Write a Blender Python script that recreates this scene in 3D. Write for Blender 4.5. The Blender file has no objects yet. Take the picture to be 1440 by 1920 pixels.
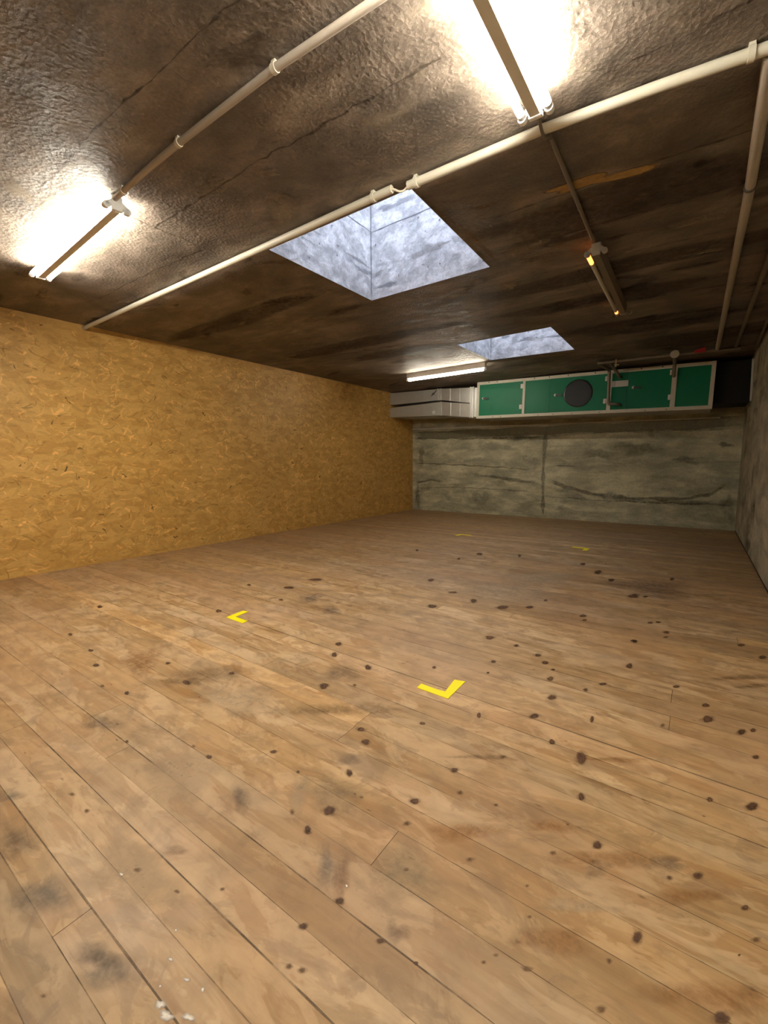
import bpy, bmesh, math, random
from mathutils import Vector, Matrix
R = random.Random(7)
scene = bpy.context.scene
COL = scene.collection
W, D, HC, Y0 = 6.515, 9.70, 2.806, -2.3        # room width, back wall, ceiling height, front wall

# ------------------------------------------------------------------ node helpers
def new_mat(name):
    m = bpy.data.materials.new(name); m.use_nodes = True
    nt = m.node_tree; b = nt.nodes['Principled BSDF']
    return m, nt, b
def N(nt, t, **kw):
    n = nt.nodes.new(t)
    for k, v in kw.items():
        if k in n.inputs.keys() if hasattr(n.inputs, 'keys') else False: n.inputs[k].default_value = v
        else: setattr(n, k, v)
    return n
def L(nt, a, b): nt.links.new(a, b)
def coords(nt, scale=(1, 1, 1), loc=(0, 0, 0), src='Object', rot=(0, 0, 0)):
    if src == 'puv':
        a = nt.nodes.new('ShaderNodeAttribute'); a.attribute_name = 'puv'; o = a.outputs['Vector']
    else:
        a = nt.nodes.new('ShaderNodeTexCoord'); o = a.outputs[src]
    mp = nt.nodes.new('ShaderNodeMapping')
    mp.inputs['Scale'].default_value = scale; mp.inputs['Location'].default_value = loc; mp.inputs['Rotation'].default_value = rot
    L(nt, o, mp.inputs['Vector']); return mp.outputs['Vector']
def noise(nt, vec, scale, detail=4, rough=.55, dist=0):
    n = nt.nodes.new('ShaderNodeTexNoise')
    n.inputs['Scale'].default_value = scale; n.inputs['Detail'].default_value = detail
    n.inputs['Roughness'].default_value = rough; n.inputs['Distortion'].default_value = dist
    L(nt, vec, n.inputs['Vector']); return n.outputs['Fac']
def voro(nt, vec, scale, feature='F1', out='Distance', rnd=1):
    n = nt.nodes.new('ShaderNodeTexVoronoi'); n.feature = feature
    n.inputs['Scale'].default_value = scale; n.inputs['Randomness'].default_value = rnd
    L(nt, vec, n.inputs['Vector']); return n.outputs[out]
def ramp(nt, fac, stops, interp='LINEAR'):
    n = nt.nodes.new('ShaderNodeValToRGB'); e = n.color_ramp.elements; n.color_ramp.interpolation = interp
    while len(e) < len(stops): e.new(.5)
    for el, (p, c) in zip(e, stops):
        el.position = p
        el.color = (c, c, c, 1) if isinstance(c, (int, float)) else (*c, 1)
    L(nt, fac, n.inputs['Fac']); return n.outputs['Color']
def mix(nt, a, b, fac, mode='MIX'):
    n = nt.nodes.new('ShaderNodeMix'); n.data_type = 'RGBA'; n.blend_type = mode
    for s, v in ((n.inputs['Factor'], fac), (n.inputs['A'], a), (n.inputs['B'], b)):
        pass
    F, A, B = n.inputs[0], n.inputs[6], n.inputs[7]
    for s, v in ((F, fac), (A, a), (B, b)):
        if isinstance(v, (int, float)): s.default_value = v if s is F else (v, v, v, 1)
        elif isinstance(v, tuple): s.default_value = (*v, 1)
        else: L(nt, v, s)
    return n.outputs[2]
def math_(nt, op, a, b=0.0, clamp=False):
    n = nt.nodes.new('ShaderNodeMath'); n.operation = op; n.use_clamp = clamp
    for s, v in ((n.inputs[0], a), (n.inputs[1], b)):
        if isinstance(v, (int, float)): s.default_value = v
        else: L(nt, v, s)
    return n.outputs[0]
def bump(nt, h, strength, dist, b, prev=None):
    n = nt.nodes.new('ShaderNodeBump'); n.inputs['Strength'].default_value = strength; n.inputs['Distance'].default_value = dist
    L(nt, h, n.inputs['Height'])
    if prev is not None: L(nt, prev, n.inputs['Normal'])
    L(nt, n.outputs['Normal'], b.inputs['Normal']); return n.outputs['Normal']
def attr(nt, name, out='Color'):
    n = nt.nodes.new('ShaderNodeAttribute'); n.attribute_name = name; return n.outputs[out]

def plain(name, col, rough=.5, metal=0, var=.12, nscale=14, bmp=.0, spec=.5):
    m, nt, b = new_mat(name); b.inputs['Specular IOR Level'].default_value = spec
    f = noise(nt, coords(nt), nscale, 5)
    c = mix(nt, tuple(x*(1-var) for x in col), tuple(min(1, x*(1+var)) for x in col), f)
    L(nt, c, b.inputs['Base Color']); b.inputs['Roughness'].default_value = rough; b.inputs['Metallic'].default_value = metal
    if bmp: bump(nt, noise(nt, coords(nt), nscale*4, 4), bmp, .003, b)
    return m
def emit(name, col, s):
    m, nt, b = new_mat(name)
    b.inputs['Base Color'].default_value = (.8, .8, .8, 1)
    b.inputs['Emission Color'].default_value = (*col, 1); b.inputs['Emission Strength'].default_value = s
    return m

# ------------------------------------------------------------------ materials
M = {}
def make_wood():
    m, nt, b = new_mat('pine_floor')
    obj = coords(nt)
    tone = attr(nt, 'dcol')
    gr = noise(nt, coords(nt, (1.0, 17, 1), src='puv'), 1.0, 5, .6, .8)
    fine = noise(nt, coords(nt, (2.5, 90, 1), src='puv'), 1.0, 3, .6, .3)
    streak = noise(nt, coords(nt, (1.3, 7, 1), (3, 1, 0), src='puv'), 1.5, 5, .6, 1.2)
    wear = noise(nt, coords(nt, (1.2, 3.2, 1), src='puv'), 2.2, 5, .64, .9)
    wear2 = noise(nt, coords(nt, (1.6, 3.0, 1), (7, 3, 0)), 2.6, 5, .66, 1.0)
    wear3 = noise(nt, coords(nt, (1, 1.4, 1), (1, 5, 0)), 7, 5, .6, .5)
    tint = noise(nt, coords(nt, (.6, 1.0, 1), (2, 9, 0)), 1.1, 4)
    c = ramp(nt, gr, [(.30, (.335, .20, .088)), (.46, (.395, .26, .13)), (.58, (.435, .295, .157)), (.76, (.365, .226, .103))])
    c = mix(nt, c, ramp(nt, fine, [(.3, .90), (.65, 1.04)]), .6, 'MULTIPLY')
    c = mix(nt, c, (.30, .165, .062), ramp(nt, streak, [(.54, 0), (.575, .45), (.70, .85)]))
    c = mix(nt, c, (.54, .395, .24), ramp(nt, wear, [(.50, 0), (.53, .5), (.66, .85)]))
    c = mix(nt, c, (.235, .152, .088), ramp(nt, wear2, [(.54, 0), (.57, .32), (.68, .55)]))
    c = mix(nt, c, (.37, .235, .138), ramp(nt, tint, [(.45, 0), (.62, .5)]))
    c = mix(nt, c, ramp(nt, wear3, [(.36, .84), (.5, 1.0), (.64, 1.10)]), .9, 'MULTIPLY')
    c = mix(nt, c, tone, 1.0, 'MULTIPLY')
    c = mix(nt, c, (1.0, .968, .945), 1.0, 'MULTIPLY')
    L(nt, c, b.inputs['Base Color'])
    L(nt, ramp(nt, wear, [(.3, .36), (.7, .58)]), b.inputs['Roughness'])
    h = mix(nt, gr, fine, .4)
    bump(nt, h, .2, .002, b)
    return m
def make_decal(name='surface_decal', rough=.6):  # soft decals: stains and joints, also painted glints and shade
    m, nt, b = new_mat(name)
    a = nt.nodes.new('ShaderNodeAttribute'); a.attribute_name = 'dcol'
    n = noise(nt, coords(nt), 22, 4, .7)
    n2 = noise(nt, coords(nt), 90, 3, .6)
    c = mix(nt, a.outputs['Color'], ramp(nt, n2, [(.3, .75), (.7, 1.2)]), .8, 'MULTIPLY')
    L(nt, c, b.inputs['Base Color']); b.inputs['Roughness'].default_value = rough
    s = math_(nt, 'MULTIPLY', math_(nt, 'SUBTRACT', n, .5), .9)
    al = math_(nt, 'ADD', a.outputs['Alpha'], math_(nt, 'MULTIPLY', s, math_(nt, 'MINIMUM', math_(nt, 'MULTIPLY', a.outputs['Alpha'], 4.0), 1.0)), True)
    L(nt, al, b.inputs['Alpha'])
    return m
def make_osb():
    m, nt, b = new_mat('osb_board')
    tone = attr(nt, 'dcol')
    big = noise(nt, coords(nt), 1.1, 4)
    mid = voro(nt, coords(nt, (1, 6, 14)), 1.2, out='Color')
    midv = nt.nodes.new('ShaderNodeSeparateColor'); L(nt, mid, midv.inputs[0])
    fib = noise(nt, coords(nt, (1, 14, 60)), 1.6, 4, .6, .8)
    c = mix(nt, (.56, .315, .075), (.70, .425, .125), midv.outputs[0])
    c = mix(nt, c, ramp(nt, fib, [(.3, .84), (.68, 1.08)]), .8, 'MULTIPLY')
    c = mix(nt, c, ramp(nt, big, [(.3, .92), (.7, 1.06)]), .8, 'MULTIPLY')
    c = mix(nt, c, tone, 1.0, 'MULTIPLY')
    L(nt, c, b.inputs['Base Color']); b.inputs['Roughness'].default_value = .5
    bump(nt, fib, .25, .002, b)
    return m
def make_concrete(name, c0, c1, c2, sx=(1, 1, 1), rough=.8, bs=.3, fine=60, patch=1.6, gloss_noise=False, dmul=False):
    m, nt, b = new_mat(name)
    v = coords(nt, sx)
    a = noise(nt, v, patch, 5, .62, .6)
    a2 = noise(nt, v, patch*3.3, 4, .6, .4)
    g = noise(nt, coords(nt), fine, 4, .65)
    sp = voro(nt, coords(nt), fine*.55, 'F1')
    c = ramp(nt, a, [(.32, c0), (.5, c1), (.68, c2)])
    c = mix(nt, c, ramp(nt, a2, [(.36, .66), (.5, .98), (.56, 1.2), (.66, 1.42)]), .8, 'MULTIPLY')
    c = mix(nt, c, ramp(nt, g, [(.35, .8), (.65, 1.18)]), .7, 'MULTIPLY')
    if dmul: c = mix(nt, c, attr(nt, 'dcol'), 1.0, 'MULTIPLY')
    L(nt, c, b.inputs['Base Color'])
    if gloss_noise: L(nt, ramp(nt, a2, [(.35, rough-.12), (.65, rough+.1)]), b.inputs['Roughness'])
    else: b.inputs['Roughness'].default_value = rough
    h = mix(nt, g, sp, .45)
    p = bump(nt, h, bs, .008, b)
    bump(nt, a2, .35, .02, b, p)
    return m
M['wood'] = make_wood()
M['decal'] = make_decal()
M['osb'] = make_osb()
M['ceil'] = make_concrete('dark_concrete', (.085, .066, .051), (.150, .119, .094), (.25, .208, .168), (.7, 1.2, 1), .64, .85, 85, 1.7, True, True)
M['back'] = make_concrete('grey_concrete', (.38, .365, .25), (.49, .475, .34), (.57, .555, .41), (.55, 1, 1.5), .85, .25, 45, 1.3, False, True)
M['side'] = make_concrete('side_concrete', (.30, .27, .19), (.39, .35, .255), (.47, .43, .32), (1, .5, 1.2), .85, .25, 45, 1.2, False, True)
M['shaft'] = make_concrete('pale_concrete', (.46, .46, .46), (.58, .58, .58), (.66, .66, .66), (1, 1, 1.4), .9, .3, 40, 2.2, False, True)
M['white_metal'] = plain('white_enamel', (.80, .80, .80), .45, 0, .06)
M['dark_metal'] = plain('dark_enamel', (.17, .145, .11), .6, 0, .15)
M['gauge'] = plain('gauge_face', (.45, .43, .38), .5, 0, .05)
M['pvc'] = plain('cream_plastic', (.60, .57, .48), .4, 0, .08)
M['pipe_grey'] = plain('grey_painted_pipe', (.42, .37, .31), .45, 0, .12)
M['dark_pipe'] = plain('dull_brown_steel', (.20, .17, .13), .5, .2, .2)
M['cord'] = plain('grey_cable', (.16, .13, .10), .6, 0, .15)
M['cable_w'] = plain('cream_cable', (.62, .57, .46), .5, 0, .06)
M['ring'] = plain('dark_clamp', (.10, .085, .07), .5, .3, .2)
M['green'] = plain('green_paint', (.002, .175, .085), .42, 0, .08, 4, spec=.22)
M['cream'] = plain('cream_frame', (.62, .59, .50), .45, 0, .12, 20)
M['black'] = plain('black_plastic', (.012, .012, .012), .35, 0, .2)
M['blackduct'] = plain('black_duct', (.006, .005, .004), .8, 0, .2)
M['porthole'] = plain('dark_glass', (.022, .024, .028), .35, 0, .25, 6, spec=.2)
M['alu'] = plain('galvanised_sheet', (.60, .60, .58), .36, .75, .16, 7)
M['galv'] = plain('galvanised_panel', (.50, .50, .48), .45, .5, .12, 9)
M['brass'] = plain('brass', (.65, .52, .27), .3, .9, .1)
M['white'] = plain('white_plastic', (.72, .71, .68), .45, 0, .05)
M['red'] = plain('red_paint', (.42, .010, .012), .4, 0, .08)
M['label'] = plain('pale_label', (.62, .63, .62), .5, 0, .06, 30)
M['ink'] = plain('grey_ink', (.20, .21, .22), .6, 0, .05)
M['tape'] = plain('yellow_tape', (.95, .80, .003), .5, 0, .05)
M['gap'] = plain('dark_gap', (.03, .022, .015), .9, 0, .2)
M['tube_on'] = emit('lit_tube', (1.0, .92, .76), 125)
M['tube_back'] = emit('lit_tube_weak', (1.0, .90, .72), 62)
M['tube_off'] = plain('unlit_tube', (.55, .52, .44), .25, 0, .04)
M['glow'] = emit('orange_glow', (1.0, .25, .05), 2.6)
M['glow_dim'] = emit('orange_glow_dim', (1.0, .14, .015), .30)

# ------------------------------------------------------------------ geometry helpers
class MB:
    """Collects polygons with a colour and a coordinate per vertex; builds ONE mesh."""
    def __init__(s): s.v, s.f, s.c, s.u, s.m = [], [], [], [], []
    def poly(s, pts, col=(1, 1, 1, 1), mat=0, uv=None):
        i = len(s.v); s.v += [tuple(p) for p in pts]
        s.c += ([col]*len(pts) if not isinstance(col, list) else col)
        s.u += ([(p[0], p[1], p[2]) for p in pts] if uv is None else uv)
        s.f.append(tuple(range(i, i+len(pts)))); s.m.append(mat)
    def blob(s, c, u, v, col, a=1.0, n=22, jit=.18, mat=1, rings=((0, 1), (.55, .85), (1, 0)), rnd=R):
        """soft irregular patch lying on a surface: alpha falls to zero at its rim"""
        c, u, v = Vector(c), Vector(u), Vector(v)
        ph = [rnd.random()*6.28 for _ in range(4)]
        rad = [1+jit*(math.sin(2*t+ph[0])+.7*math.sin(3*t+ph[1])+.5*math.sin(5*t+ph[2])) for t in (k*2*math.pi/n for k in range(n))]
        prev = None
        for r, al in rings:
            ring = [c+(u*math.cos(k*2*math.pi/n)+v*math.sin(k*2*math.pi/n))*r*rad[k] for k in range(n)]
            if prev is not None:
                pr, pa = prev
                for k in range(n):
                    j = (k+1) % n
                    q = [pr[k], ring[k], ring[j], pr[j]]
                    if pa_zero: q = [c, ring[k], ring[j]]
                    cs = [(*col, pa*a), (*col, al*a), (*col, al*a), (*col, pa*a)] if not pa_zero else [(*col, pa*a), (*col, al*a), (*col, al*a)]
                    s.poly(q, cs, mat)
            pa_zero = (r == 0); prev = (ring, al)
    def band(s, pts, wid, nrm, col, a=1.0, mat=1, soft=.5):
        """a streak along a polyline on a surface, soft on both edges"""
        nrm = Vector(nrm); pts = [Vector(p) for p in pts]
        n = len(pts)
        rows = []
        for i, p in enumerate(pts):
            t = (pts[min(i+1, n-1)]-pts[max(i-1, 0)]).normalized(); sd = nrm.cross(t)
            w = wid[i] if isinstance(wid, (list, tuple)) else wid
            ea = a if 0 < i < n-1 else 0
            rows.append([(p-sd*w, 0), (p-sd*w*soft, ea), (p+sd*w*soft, ea), (p+sd*w, 0)])
        for i in range(n-1):
            for k in range(3):
                q = [rows[i][k], rows[i+1][k], rows[i+1][k+1], rows[i][k+1]]
                s.poly([x[0] for x in q], [(*col, x[1]) for x in q], mat)
    def build(s, name, mats, parent=None):
        me = bpy.data.meshes.new(name); me.from_pydata(s.v, [], s.f)
        a = me.attributes.new('dcol', 'FLOAT_COLOR', 'POINT'); a.data.foreach_set('color', [x for c in s.c for x in c])
        a = me.attributes.new('puv', 'FLOAT_VECTOR', 'POINT'); a.data.foreach_set('vector', [x for c in s.u for x in c])
        for m in mats: me.materials.append(m)
        me.polygons.foreach_set('material_index', s.m); me.update()
        o = bpy.data.objects.new(name, me); COL.objects.link(o)
        if parent: o.parent = parent
        return o

def tag(o, label, cat, group=None):
    o['label'] = label; o['category'] = cat
    if group: o['group'] = group
    return o
def empty(name, loc, label, cat, group=None, rot=(0, 0, 0)):
    o = bpy.data.objects.new(name, None); COL.objects.link(o); o.empty_display_size = .1
    o.location = loc; o.rotation_euler = rot
    return tag(o, label, cat, group)
def obj(name, bm, mat, parent=None, smooth=False):
    me = bpy.data.meshes.new(name); bmesh.ops.recalc_face_normals(bm, faces=bm.faces); bm.to_mesh(me); bm.free()
    for m in (mat if isinstance(mat, list) else [mat]): me.materials.append(m)
    if smooth:
        for p in me.polygons: p.use_smooth = True
        try: me.set_sharp_from_angle(angle=math.radians(40))
        except Exception: pass
    o = bpy.data.objects.new(name, me); COL.objects.link(o)
    if parent: o.parent = parent
    return o
def box(bm, x0, x1, y0, y1, z0, z1, bev=0.0, mat=0, taper=None):
    vs = [bm.verts.new((x, y, z)) for x in (x0, x1) for y in (y0, y1) for z in (z0, z1)]
    idx = [(0, 1, 3, 2), (4, 6, 7, 5), (0, 4, 5, 1), (2, 3, 7, 6), (0, 2, 6, 4), (1, 5, 7, 3)]
    fs = [bm.faces.new([vs[i] for i in q]) for q in idx]
    for f in fs: f.material_index = mat
    if bev:
        es = list({e for f in fs for e in f.edges})
        r = bmesh.ops.bevel(bm, geom=es, offset=bev, segments=2, affect='EDGES', profile=.6)
        for f in r['faces']: f.material_index = mat
    return vs
def hexa(bm, p8, mat=0):
    """closed six-sided solid: p8 = near ring of four, then far ring of four"""
    vs = [bm.verts.new(p) for p in p8]
    for q in ((0, 1, 2, 3), (7, 6, 5, 4), (0, 4, 5, 1), (1, 5, 6, 2), (2, 6, 7, 3), (3, 7, 4, 0)):
        bm.faces.new([vs[i] for i in q]).material_index = mat
def tube(bm, pts, r, n=14, caps=True, mat=0):
    pts = [Vector(p) for p in pts]; rings = []
    up = None
    for i, p in enumerate(pts):
        a = (pts[i]-pts[i-1]).normalized() if i else None
        b = (pts[i+1]-pts[i]).normalized() if i < len(pts)-1 else None
        t = (a+b).normalized() if a and b else (a or b)
        k = 1/max(.35, math.cos((a.angle(b))/2)) if a and b else 1
        if up is None:
            up = Vector((0, 0, 1)) if abs(t.z) < .9 else Vector((1, 0, 0))
        s = t.cross(up).normalized(); u2 = s.cross(t).normalized(); up = u2
        rr = r[i] if isinstance(r, (list, tuple)) else r
        # widen only across the bend
        ring = []
        bd = (b-a) if a and b else None
        for j in range(n):
            an = j*2*math.pi/n; o = s*math.cos(an)*rr+u2*math.sin(an)*rr
            if bd and bd.length > 1e-4:
                bn = bd.normalized(); o += bn*(o.dot(bn))*(k-1)
            ring.append(bm.verts.new(p+o))
        rings.append(ring)
    for A, B in zip(rings, rings[1:]):
        for j in range(n): bm.faces.new((A[j], A[(j+1) % n], B[(j+1) % n], B[j])).material_index = mat
    if caps:
        bm.faces.new(rings[0][::-1]).material_index = mat; bm.faces.new(rings[-1]).material_index = mat
def smooth_path(pts, rad=.06, n=5):
    """round the corners of a polyline"""
    pts = [Vector(p) for p in pts]; out = [pts[0]]
    for a, b, c in zip(pts, pts[1:], pts[2:]):
        d = min(rad, (b-a).length*.45, (c-b).length*.45)
        p, q = b+(a-b).normalized()*d, b+(c-b).normalized()*d
        for k in range(n+1):
            t = k/n; out.append(p*(1-t)**2+b*2*t*(1-t)+q*t*t)
    out.append(pts[-1]); return out
def disc(bm, c, axis, r, h, n=28, mat=0):
    axis = Vector(axis).normalized(); tube(bm, [Vector(c), Vector(c)+axis*h], r, n, True, mat)

# ------------------------------------------------------------------ floor
KNOTS = [
(4.7977,1.4376,0.0154,0.0106,-0.016,0.021),
(4.8619,1.2462,0.0138,0.0096,-0.0156,0.0189),
(4.925,1.0579,0.0201,0.0139,-0.0181,0.0201),
(5.1485,1.2666,0.0142,0.0099,-0.0093,0.0154),
(5.1794,1.1667,0.0104,0.0072,-0.006,0.0095),
(4.9186,0.9593,0.0103,0.0071,-0.0109,0.011),
(4.822,0.9808,0.0077,0.0053,-0.0107,0.0101),
(4.6912,1.1356,0.007,0.0048,-0.0067,0.0065),
(4.0953,2.0281,0.0196,0.0134,-0.0265,0.03),
(4.0086,2.1698,0.0208,0.0142,-0.0234,0.0271),
(4.3781,2.0082,0.0157,0.0108,-0.0253,0.0335),
(4.3119,1.6944,0.0217,0.0149,-0.0283,0.0306),
(5.1224,1.9102,0.0085,0.0058,-0.011,0.0258),
(5.1954,1.4952,0.0139,0.0096,-0.0082,0.0168),
(5.2665,1.3987,0.0081,0.0056,-0.0058,0.0123),
(5.3252,1.682,0.0109,0.0075,-0.0048,0.013),
(4.9312,1.6986,0.0103,0.0071,-0.0065,0.0111),
(5.3968,1.4171,0.0078,0.0054,-0.0027,0.0072),
(4.5152,1.164,0.013,0.009,-0.0109,0.0095),
(4.7229,1.4994,0.0181,0.0125,-0.0101,0.013),
(4.9636,2.5039,0.0134,0.0092,-0.0082,0.0211),
(4.7028,2.2308,0.0105,0.0072,-0.01,0.0183),
(4.9921,2.348,0.0076,0.0052,-0.005,0.0125),
(4.4442,1.7994,0.0097,0.0066,-0.0111,0.0138),
(5.593,1.8589,0.0198,0.0137,-0.0108,0.0545),
(5.4659,1.8987,0.0114,0.0079,-0.006,0.0232),
(5.6383,1.6304,0.0112,0.0077,-0.0044,0.0224),
(6.0216,1.8801,0.0095,0.0065,0.0003,0.0158),
(5.3077,2.48,0.0173,0.0118,-0.0067,0.0256),
(5.2275,2.6673,0.016,0.0109,-0.0081,0.0297),
(5.2912,2.6014,0.0103,0.0071,-0.0036,0.0139),
(5.3678,2.28,0.0227,0.0156,-0.007,0.0273),
(5.5757,2.1847,0.0083,0.0057,-0.006,0.0337),
(5.8524,2.3131,0.0101,0.007,-0.0011,0.0197),
(6.0248,2.4942,0.0268,0.0185,0.0006,0.0381),
(6.0184,2.6356,0.0153,0.0105,0.0003,0.0241),
(6.1469,2.4569,0.0197,0.0136,0.0019,0.0306),
(6.1913,2.5021,0.0119,0.0082,0.0016,0.0208),
(5.6524,2.9072,0.0183,0.0125,-0.0044,0.0397),
(5.5594,2.5799,0.0192,0.0132,-0.0031,0.0194),
(5.4953,2.4595,0.0117,0.008,-0.0034,0.0181),
(5.8912,2.7727,0.0166,0.0114,-0.0007,0.0205),
(6.1818,2.2736,0.0144,0.0099,0.0014,0.0173),
(6.1428,1.9246,0.0216,0.015,0.0022,0.0286),
(5.1597,2.7476,0.0194,0.0133,-0.0068,0.0237),
(5.0005,2.8166,0.0146,0.01,-0.0086,0.0256),
(6.223,3.6631,0.0231,0.0158,0.0021,0.0329),
(6.3165,3.5028,0.0216,0.0148,0.0036,0.0395),
(5.6371,3.3369,0.0178,0.0121,-0.0031,0.0308),
(5.3434,2.057,0.0211,0.0145,-0.0081,0.0276),
(5.7233,1.4414,0.0139,0.0097,-0.0029,0.0175),
(5.6152,1.331,0.0082,0.0057,-0.0025,0.0099),
(5.9851,1.4937,0.0129,0.0089,0.0,0.0167),
(5.9172,1.4383,0.0077,0.0053,-0.0004,0.01),
(5.8581,1.1986,0.0124,0.0086,-0.002,0.0209),
(5.8074,1.0962,0.0054,0.0037,-0.0011,0.0078),
(5.6475,0.9653,0.0106,0.0073,-0.0021,0.0069),
(5.8082,0.98,0.0098,0.0068,-0.0014,0.0086),
(6.0281,1.1131,0.0182,0.0127,0.0006,0.0179),
(5.6152,1.0921,0.0047,0.0033,-0.0017,0.0057),
(5.582,1.1756,0.005,0.0035,-0.0015,0.0049),
(6.0914,1.4525,0.0096,0.0066,0.0008,0.0113),
(6.1066,1.3635,0.01,0.007,0.0008,0.0099),
(6.0693,1.2941,0.0032,0.0023,0.0003,0.0046),
(5.1667,0.834,0.011,0.0077,-0.008,0.0093),
(5.1319,0.7261,0.0104,0.0072,-0.0079,0.0078),
(5.1717,0.6401,0.0075,0.0052,-0.0052,0.0048),
(5.2041,0.6529,0.0085,0.0059,-0.0058,0.0057),
(5.3202,0.8139,0.009,0.0062,-0.0045,0.0063),
(5.4122,1.1629,0.0108,0.0075,-0.0039,0.0086),
(5.2685,1.0216,0.0053,0.0037,-0.0038,0.006),
(5.5564,0.9188,0.0043,0.003,-0.0018,0.0044),
(5.5754,0.9507,0.0065,0.0045,-0.0018,0.0046),
(4.9278,0.95,0.0087,0.006,-0.0061,0.0062),
(5.4215,0.8222,0.0043,0.003,-0.0024,0.004),
(4.7659,0.5896,0.0063,0.0044,-0.0061,0.0035),
(4.7519,0.2754,0.0051,0.0035,-0.005,0.0016),
(4.8671,0.6676,0.0063,0.0044,-0.0056,0.0039),
(4.6029,0.5577,0.0093,0.0064,-0.0091,0.0044),
(3.0007,1.0975,0.0161,0.011,-0.0318,0.0129),
(2.7342,1.1743,0.0145,0.0099,-0.028,0.0111),
(3.4968,1.0452,0.0118,0.0081,-0.0232,0.0109),
(3.3078,1.0044,0.0097,0.0067,-0.0193,0.0081),
(3.6524,1.2914,0.0222,0.0152,-0.0286,0.0173),
(3.7705,1.5018,0.0154,0.0106,-0.0169,0.0124),
(3.3348,1.3612,0.0135,0.0093,-0.0213,0.0119),
(4.3202,0.9878,0.011,0.0076,-0.0152,0.0101),
(4.2025,0.9912,0.0076,0.0053,-0.0101,0.0063),
(3.9296,0.843,0.0078,0.0054,-0.0119,0.0055),
(4.0886,0.574,0.0098,0.0068,-0.0123,0.0045),
(4.2222,0.5713,0.0078,0.0054,-0.0109,0.0042),
(5.09,5.2539,0.0337,0.0227,-0.0174,0.1046),
(4.8755,5.5708,0.026,0.0174,-0.0174,0.0892),
(3.6302,5.4373,0.035,0.0233,-0.0412,0.0972),
(4.099,5.6295,0.0171,0.0114,-0.0324,0.0987),
(5.2621,4.9707,0.0269,0.0182,-0.0098,0.0689),
(5.2447,3.6769,0.0242,0.0165,-0.0077,0.0395),
(5.2746,3.5824,0.0135,0.0092,-0.0048,0.0249),
(4.8346,3.648,0.0294,0.02,-0.0127,0.0416),
(4.6469,3.5205,0.0442,0.03,-0.0198,0.0538),
(4.3774,3.5454,0.027,0.0183,-0.0249,0.0567),
(5.693,3.7988,0.0198,0.0135,-0.0019,0.0259),
(5.7417,3.8455,0.0165,0.0113,-0.0016,0.0262),
(5.8027,3.6443,0.0218,0.0149,-0.0017,0.0353),
(5.8046,3.5403,0.0121,0.0083,-0.0011,0.0222),
(5.6018,4.5245,0.0197,0.0133,-0.003,0.0366),
(5.6302,3.3431,0.0178,0.0122,-0.0032,0.0309),
(3.7326,3.9396,0.0274,0.0184,-0.0307,0.0553),
(4.1124,3.6746,0.0371,0.0251,-0.0153,0.0311),
(4.1459,3.2136,0.0336,0.0228,-0.0275,0.0497),
(4.8036,2.8451,0.0305,0.0208,-0.0144,0.0362),
(2.8179,5.195,0.0184,0.0122,-0.0384,0.0645),
(2.7506,2.1183,0.022,0.0149,-0.0352,0.0243),
(2.3102,1.2121,0.0127,0.0087,-0.0346,0.0125),
(1.8107,1.6107,0.019,0.0129,-0.0469,0.0194),
(2.7188,2.9248,0.0433,0.0293,-0.0421,0.0392),
(2.7283,3.2878,0.0647,0.0436,-0.0448,0.0469),
(2.9501,2.6141,0.0158,0.0107,-0.0237,0.0213),
(2.3151,2.766,0.0178,0.012,-0.0322,0.0253),
(5.5134,4.4838,0.0474,0.0321,-0.0075,0.0734),
(5.7709,5.3637,0.018,0.0122,-0.0029,0.0747),
(3.5293,5.0201,0.0167,0.0111,-0.0271,0.0567),
(4.8933,3.9135,0.0154,0.0105,-0.0084,0.031)
]
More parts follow.
